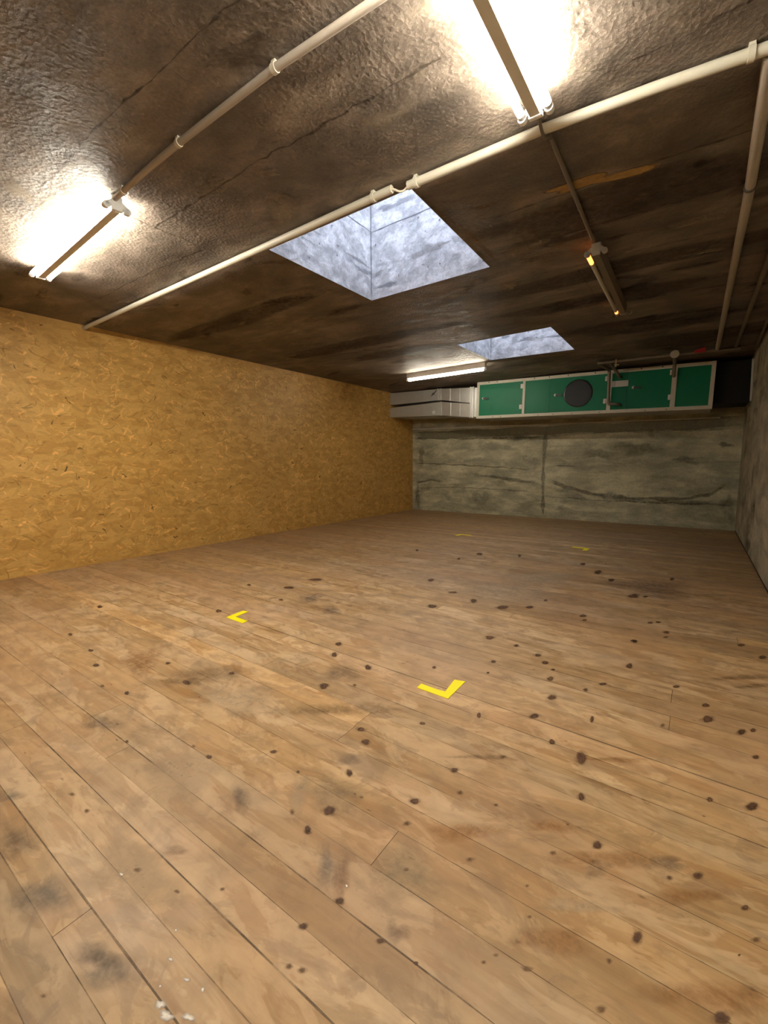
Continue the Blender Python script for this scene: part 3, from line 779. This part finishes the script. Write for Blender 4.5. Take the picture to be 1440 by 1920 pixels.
# water pipes in front of the green unit
t = empty('water_pipe', (4.53, 7.87, 2.748), 'dull brown water pipe with branches in front of the top of the green unit', 'pipe')
o = Vector((4.53, 7.87, 2.748))
def part(name, pts, r, mat, rad=.05, parent=None):
    bm = bmesh.new(); loc = [Vector(p)-o for p in pts]
    tube(bm, smooth_path(loc, rad) if len(loc) > 2 else loc, r, 16); return obj(name, bm, mat, parent or t, True)
part('header_pipe', [(6.30, 7.99, 2.748), (5.9, 7.93, 2.748), (5.5, 7.90, 2.748), (4.53, 7.87, 2.748)], .024, M['dark_pipe'])
part('branch_pipe', [(4.545, 7.87, 2.748), (4.603, 8.50, 2.735), (4.612, 8.50, 2.175), (4.76, 8.51, 2.165), (4.77, 8.652, 2.16)], .026, M['dark_pipe'])
part('branch_pipe', [(4.70, 7.876, 2.748), (4.685, 8.45, 2.748), (4.74, 8.53, 2.64), (4.75, 8.652, 2.62)], .026, M['dark_pipe'])
part('branch_pipe', [(5.545, 7.90, 2.748), (5.53, 8.50, 2.73), (5.52, 8.53, 2.57), (5.52, 8.648, 2.56)], .026, M['dark_pipe'])
v = part('brass_valve', [(4.79, 7.86, 2.66), (4.79, 7.86, 2.70)], .016, M['brass'])
v['label'] = 'brass valve'
part('stem', [(4.79, 7.86, 2.70), (4.79, 7.86, 2.775)], .008, M['brass'], parent=v); part('lever', [(4.765, 7.85, 2.70), (4.835, 7.85, 2.68)], .008, M['brass'], parent=v)
bm = bmesh.new(); c = Vector((5.55, 7.80, 2.742))-o; ax = Vector((.12, -.85, -.5)); disc(bm, c, ax, .055, .03)
g = obj('gauge', bm, M['gauge'], t); g['label'] = 'round white gauge'
bm = bmesh.new(); tube(bm, [c, Vector((5.55, 7.90, 2.745))-o], .012, 10); obj('gauge_stem', bm, M['dark_pipe'], g)
bm = bmesh.new(); c = Vector((5.855, 7.84, 2.752))-o
hexa(bm, [c+Vector(p) for p in ((-.07, 0, -.024), (-.07, .03, -.024), (-.07, .03, .012), (-.07, 0, .012), (.06, 0, -.03), (.06, .03, -.03), (.06, .03, .04), (.06, 0, .04))])
h = obj('valve_handle', bm, M['red'], t); h['label'] = 'red valve handle'
bm = bmesh.new(); tube(bm, [c+Vector((0, .02, 0)), Vector((5.86, 7.925, 2.748))-o], .014, 10); obj('valve_body', bm, M['brass'], t)

# ------------------------------------------------------------------ air handling unit, tilted slightly as it hangs
u = empty('ventilation_unit', (2.15, 8.65, 2.083), 'long green ventilation unit with cream frame hung under the ceiling at the back wall', 'ventilation unit', None, (0, .0193, 0))
UL, UH, UD = 3.90, .722, 1.0
def ub(name, x0, x1, z0, z1, y0, y1, mat, bev=.003, parent=None):
    bm = bmesh.new(); box(bm, x0, x1, y0, y1, z0, z1, bev); return obj(name, bm, mat, parent or u)
ub('body', .01, UL-.01, .012, UH-.012, .03, UD, M['galv'])
fw_ = .056
bm = bmesh.new()
box(bm, 0, UL, 0, .06, 0, fw_, .004); box(bm, 0, UL, 0, .06, UH-fw_, UH, .004)
for x0, x1 in ((0, fw_), (.935, .982), (2.405, 2.47), (3.338, 3.408), (UL-fw_, UL)): box(bm, x0, x1, 0, .06, fw_-.004, UH-fw_+.004, .004)
fr = obj('frame', bm, M['cream'], u)
for i, x in enumerate((.25, .42, 1.15, 1.42, 1.75, 2.2, 2.9, 3.2)):
    bm = bmesh.new(); disc(bm, (x, .001, UH-.02), (0, -1, 0), .010, .004, 10); obj('screw_head', bm, M['black'], fr)
    bm = bmesh.new(); disc(bm, (x+.1, .001, .02), (0, -1, 0), .008, .004, 10); obj('screw_head', bm, M['black'], fr)
b0, b1 = fw_-.003, UH-fw_+.003
ub('panel', .982, 1.440, b0, b1, .012, .04, M['green']); ub('panel', 2.47, 2.704, b0, b1, .012, .04, M['green']); ub('panel', 3.408, UL-fw_, b0, b1, .012, .04, M['green'])
def udoor(x0, x1, hx, hz, hinges):
    d = ub('door', x0, x1, b0, b1, .004, .04, M['green'], .004)
    bm = bmesh.new(); disc(bm, (hx, .004, hz), (0, -1, 0), .022, .022, 16); k = obj('lock', bm, M['white'], d, True)
    bm = bmesh.new(); disc(bm, (hx+.02, .004, hz-.005), (0, -1, 0), .012, .05, 12)
    hexa(bm, [(hx+.01, -.046, hz-.020), (hx+.01, -.030, hz-.020), (hx+.01, -.030, hz+.008), (hx+.01, -.046, hz+.008), (hx+.115, -.052, hz-.028), (hx+.115, -.036, hz-.028), (hx+.115, -.036, hz+.004), (hx+.115, -.052, hz+.004)])
    obj('handle', bm, M['black'], d)
    for x, z in hinges:
        bm = bmesh.new(); box(bm, x-.030, x+.034, -.016, .006, z-.040, z+.040, .004); box(bm, x-.006, x+.006, -.024, -.012, z-.044, z+.044, .003); obj('hinge', bm, M['white'], d)
    return d
udoor(.054, .937, .145, .395, ((.925, .575), (.915, .19)))
d = udoor(1.443, 2.407, 1.545, .365, ((2.392, .585), (2.385, .205)))
bm = bmesh.new(); disc(bm, (1.934, .006, .372), (0, -1, 0), .225, .016, 48); ph = obj('porthole', bm, M['porthole'], d); ph['label'] = 'round dark porthole'
bm = bmesh.new(); n = 48
for k in range(n):
    a0, a1 = k*2*math.pi/n, (k+1)*2*math.pi/n
    P = lambda r, a, y: (1.934+r*math.cos(a), y, .372+r*math.sin(a))
    hexa(bm, [P(.222, a0, -.016), P(.242, a0, -.010), P(.242, a0, .004), P(.222, a0, .004), P(.222, a1, -.016), P(.242, a1, -.010), P(.242, a1, .004), P(.222, a1, .004)])
obj('seal', bm, M['black'], ph)
udoor(2.707, 3.340, 2.80, .405, ((3.335, .60), (3.335, .21)))
bm = bmesh.new(); box(bm, 2.468, 2.72, .001, .012, .435, .535, .002); lb = obj('label_plate', bm, M['label'], u); lb['label'] = 'small pale rectangular plate'
bm = bmesh.new(); box(bm, 2.468, 2.53, -.001, .004, .437, .533, .001); obj('band', bm, M['galv'], lb)

# ------------------------------------------------------------------ galvanised ducts
def duct(label, zl0, zl1, zm0, zm1, zr0, zr1, gx, hard):
    a = empty('air_duct', (0, 8.69, zl0), label, 'duct', 'metal ducts beside the green unit')
    q = lambda x, y, z: (x, y-8.69, z-zl0)
    y0, y1 = 8.69, 9.45
    bm = bmesh.new(); hexa(bm, [q(0, y0, zl0), q(0, y1, zl0), q(0, y1, zl1), q(0, y0, zl1), q(gx, y0, zm0), q(gx, y1, zm0), q(gx, y1, zm1), q(gx, y0, zm1)]); obj('straight_section', bm, M['galv'], a)
    bm = bmesh.new(); hexa(bm, [q(gx+.02, y0, zm0), q(gx+.02, y1, zm0), q(gx+.02, y1, zm1), q(gx+.02, y0, zm1), q(2.0, y0-.02, zr0), q(2.0, y1, zr0), q(2.0, y1, zr1), q(2.0, y0-.02, zr1)]); obj('tapered_section', bm, M['alu'], a)
    for x in ((gx-.07, gx+.0) if hard else (gx-.005,)):
        bm = bmesh.new(); hexa(bm, [q(x, y0-.016, zm0-.008), q(x, y1+.01, zm0-.008), q(x, y1+.01, min(HC-.001, zm1+.010)), q(x, y0-.016, min(HC-.001, zm1+.010)), q(x+.026, y0-.016, zm0-.008), q(x+.026, y1+.01, zm0-.008), q(x+.026, y1+.01, min(HC-.001, zm1+.010)), q(x+.026, y0-.016, min(HC-.001, zm1+.010))]); obj('joint_flange', bm, M['galv'], a)
    for s in (.33, .66):
        x = gx+.02+(2.0-gx-.02)*s; z0 = zm0+(zr0-zm0)*s; z1 = zm1+(zr1-zm1)*s
        bm = bmesh.new(); box(bm, x-.004, x+.004, y0-.024-8.69, y0-.005-8.69, z0+.01-zl0, z1-.01-zl0, .001); obj('rib', bm, M['alu'], a)
    return a
a = duct('upper metal air duct with a damper lever, entering the green unit from the board wall', 2.522, 2.790, 2.530, 2.765, 2.412, 2.722, 1.30, True)
bm = bmesh.new(); disc(bm, (1.14, .0, .155), (0, -1, 0), .018, .03, 12); tube(bm, [(1.10, -.025, .11), (1.23, -.025, .22)], .009, 8); obj('damper_lever', bm, M['ring'], a)
a = duct('lower metal air duct with a white knob, entering the green unit from the board wall', 2.243, 2.455, 2.203, 2.492, 2.122, 2.398, 1.32, False)
bm = bmesh.new(); disc(bm, (1.157, .0, .035), (0, -1, 0), .036, .03, 20); k = obj('knob', bm, M['white'], a); k['label'] = 'white knob'
bm = bmesh.new(); box(bm, 2.0, 2.03, 8.655, 9.47, 2.105, 2.735, .003); box(bm, 2.055, 2.085, 8.655, 9.47, 2.105, 2.735, .003); box(bm, 2.028, 2.057, 8.675, 9.45, 2.12, 2.72)
box(bm, 2.08, 2.1485, 8.70, 9.44, 2.13, 2.71)
bpy.context.view_layer.update()
fl = obj('duct_flange', bm, M['alu'], u); fl.matrix_parent_inverse = u.matrix_world.inverted(); fl['label'] = 'bright metal double flange at the left end'
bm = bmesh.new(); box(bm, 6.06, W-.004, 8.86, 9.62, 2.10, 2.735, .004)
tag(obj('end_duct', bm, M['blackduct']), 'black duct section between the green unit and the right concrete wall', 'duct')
bm = bmesh.new(); hexa(bm, [(W-.022, 8.79, 2.725), (W, 8.79, 2.725), (W, 8.84, 2.725), (W-.022, 8.84, 2.725), (W-.022, 8.60, 2.09), (W, 8.60, 2.09), (W, 8.65, 2.09), (W-.022, 8.65, 2.09)])
tag(obj('cover_strip', bm, M['white']), 'narrow white strip on the right concrete wall beside the dark duct', 'strip')

# ------------------------------------------------------------------ yellow tape corner marks
def tape(pts, label):
    bm = bmesh.new(); z = .0034
    lo = [bm.verts.new((x, y, .0004)) for x, y in pts]; hi = [bm.verts.new((x, y, z)) for x, y in pts]
    bm.faces.new(hi); bm.faces.new(lo[::-1])
    for k in range(len(pts)): bm.faces.new((lo[k], lo[(k+1) % len(pts)], hi[(k+1) % len(pts)], hi[k]))
    tag(obj('tape_mark', bm, M['tape']), label, 'tape', 'yellow corner marks on the floor')
tape([(2.933, 2.060), (3.149, 2.050), (3.140, 2.106), (2.984, 2.108), (2.966, 2.249), (2.913, 2.232)], 'yellow tape corner on the floorboards, left one of the near pair')
tape([(4.741, 1.968), (4.931, 1.961), (4.928, 2.178), (4.869, 2.162), (4.886, 2.018), (4.842, 2.012), (4.738, 2.018)], 'yellow tape corner on the floorboards, largest and nearest one')
tape([(2.70, 6.62), (2.75, 6.62), (2.765, 6.73), (2.92, 6.74), (2.92, 6.785), (2.72, 6.78)], 'yellow tape corner on the floorboards, farthest to the back left')
tape([(4.53, 6.60), (4.53, 6.645), (4.76, 6.63), (4.75, 6.45), (4.695, 6.45), (4.70, 6.58)], 'yellow tape corner on the floorboards, back right one of the far pair')

# ------------------------------------------------------------------ daylight, camera, view
w = bpy.data.worlds.new('sky'); scene.world = w; w.use_nodes = True
bg = w.node_tree.nodes['Background']; bg.inputs['Color'].default_value = (.69, .78, 1.0, 1); bg.inputs['Strength'].default_value = 6.6
for h, nm in zip(HOLES, ('near', 'far')):
    ld = bpy.data.lights.new('skylight_portal', 'AREA'); ld.shape = 'RECTANGLE'; ld.size = 1.22; ld.size_y = 1.24; ld.cycles.is_portal = True
    lo = bpy.data.objects.new('skylight_portal', ld); COL.objects.link(lo)
    lo.location = (sum(p[0] for p in h)/4, sum(p[1] for p in h)/4, HC+1.69)
cam = bpy.data.cameras.new('camera'); co = bpy.data.objects.new('camera', cam); COL.objects.link(co); scene.camera = co
rt = Vector((.818814, .574037, -.004968)); up = Vector((-.060688, .095165, .993610)); fw = Vector((-.570842, .813280, -.112760))
m4 = Matrix.Identity(4)
for i in range(3): m4[i][0], m4[i][1], m4[i][2] = rt[i], up[i], -fw[i]
m4.translation = (5.90983, 0, 1.21996); co.matrix_world = m4
cam.sensor_fit = 'HORIZONTAL'; cam.sensor_width = 36; cam.lens = 832.205/1440*36; cam.clip_start = .02
scene.view_settings.view_transform = 'Standard'; scene.view_settings.look = 'None'; scene.view_settings.exposure = 0.55; scene.view_settings.gamma = 1
scene.view_settings.use_curve_mapping = False
cy = scene.cycles
cy.use_denoising = True; cy.use_adaptive_sampling = True; cy.adaptive_threshold = .08; cy.adaptive_min_samples = 20; cy.max_bounces = 6; cy.diffuse_bounces = 4; cy.glossy_bounces = 3; cy.transparent_max_bounces = 32; cy.sample_clamp_indirect = 8
cy.caustics_reflective = False; cy.caustics_refractive = False
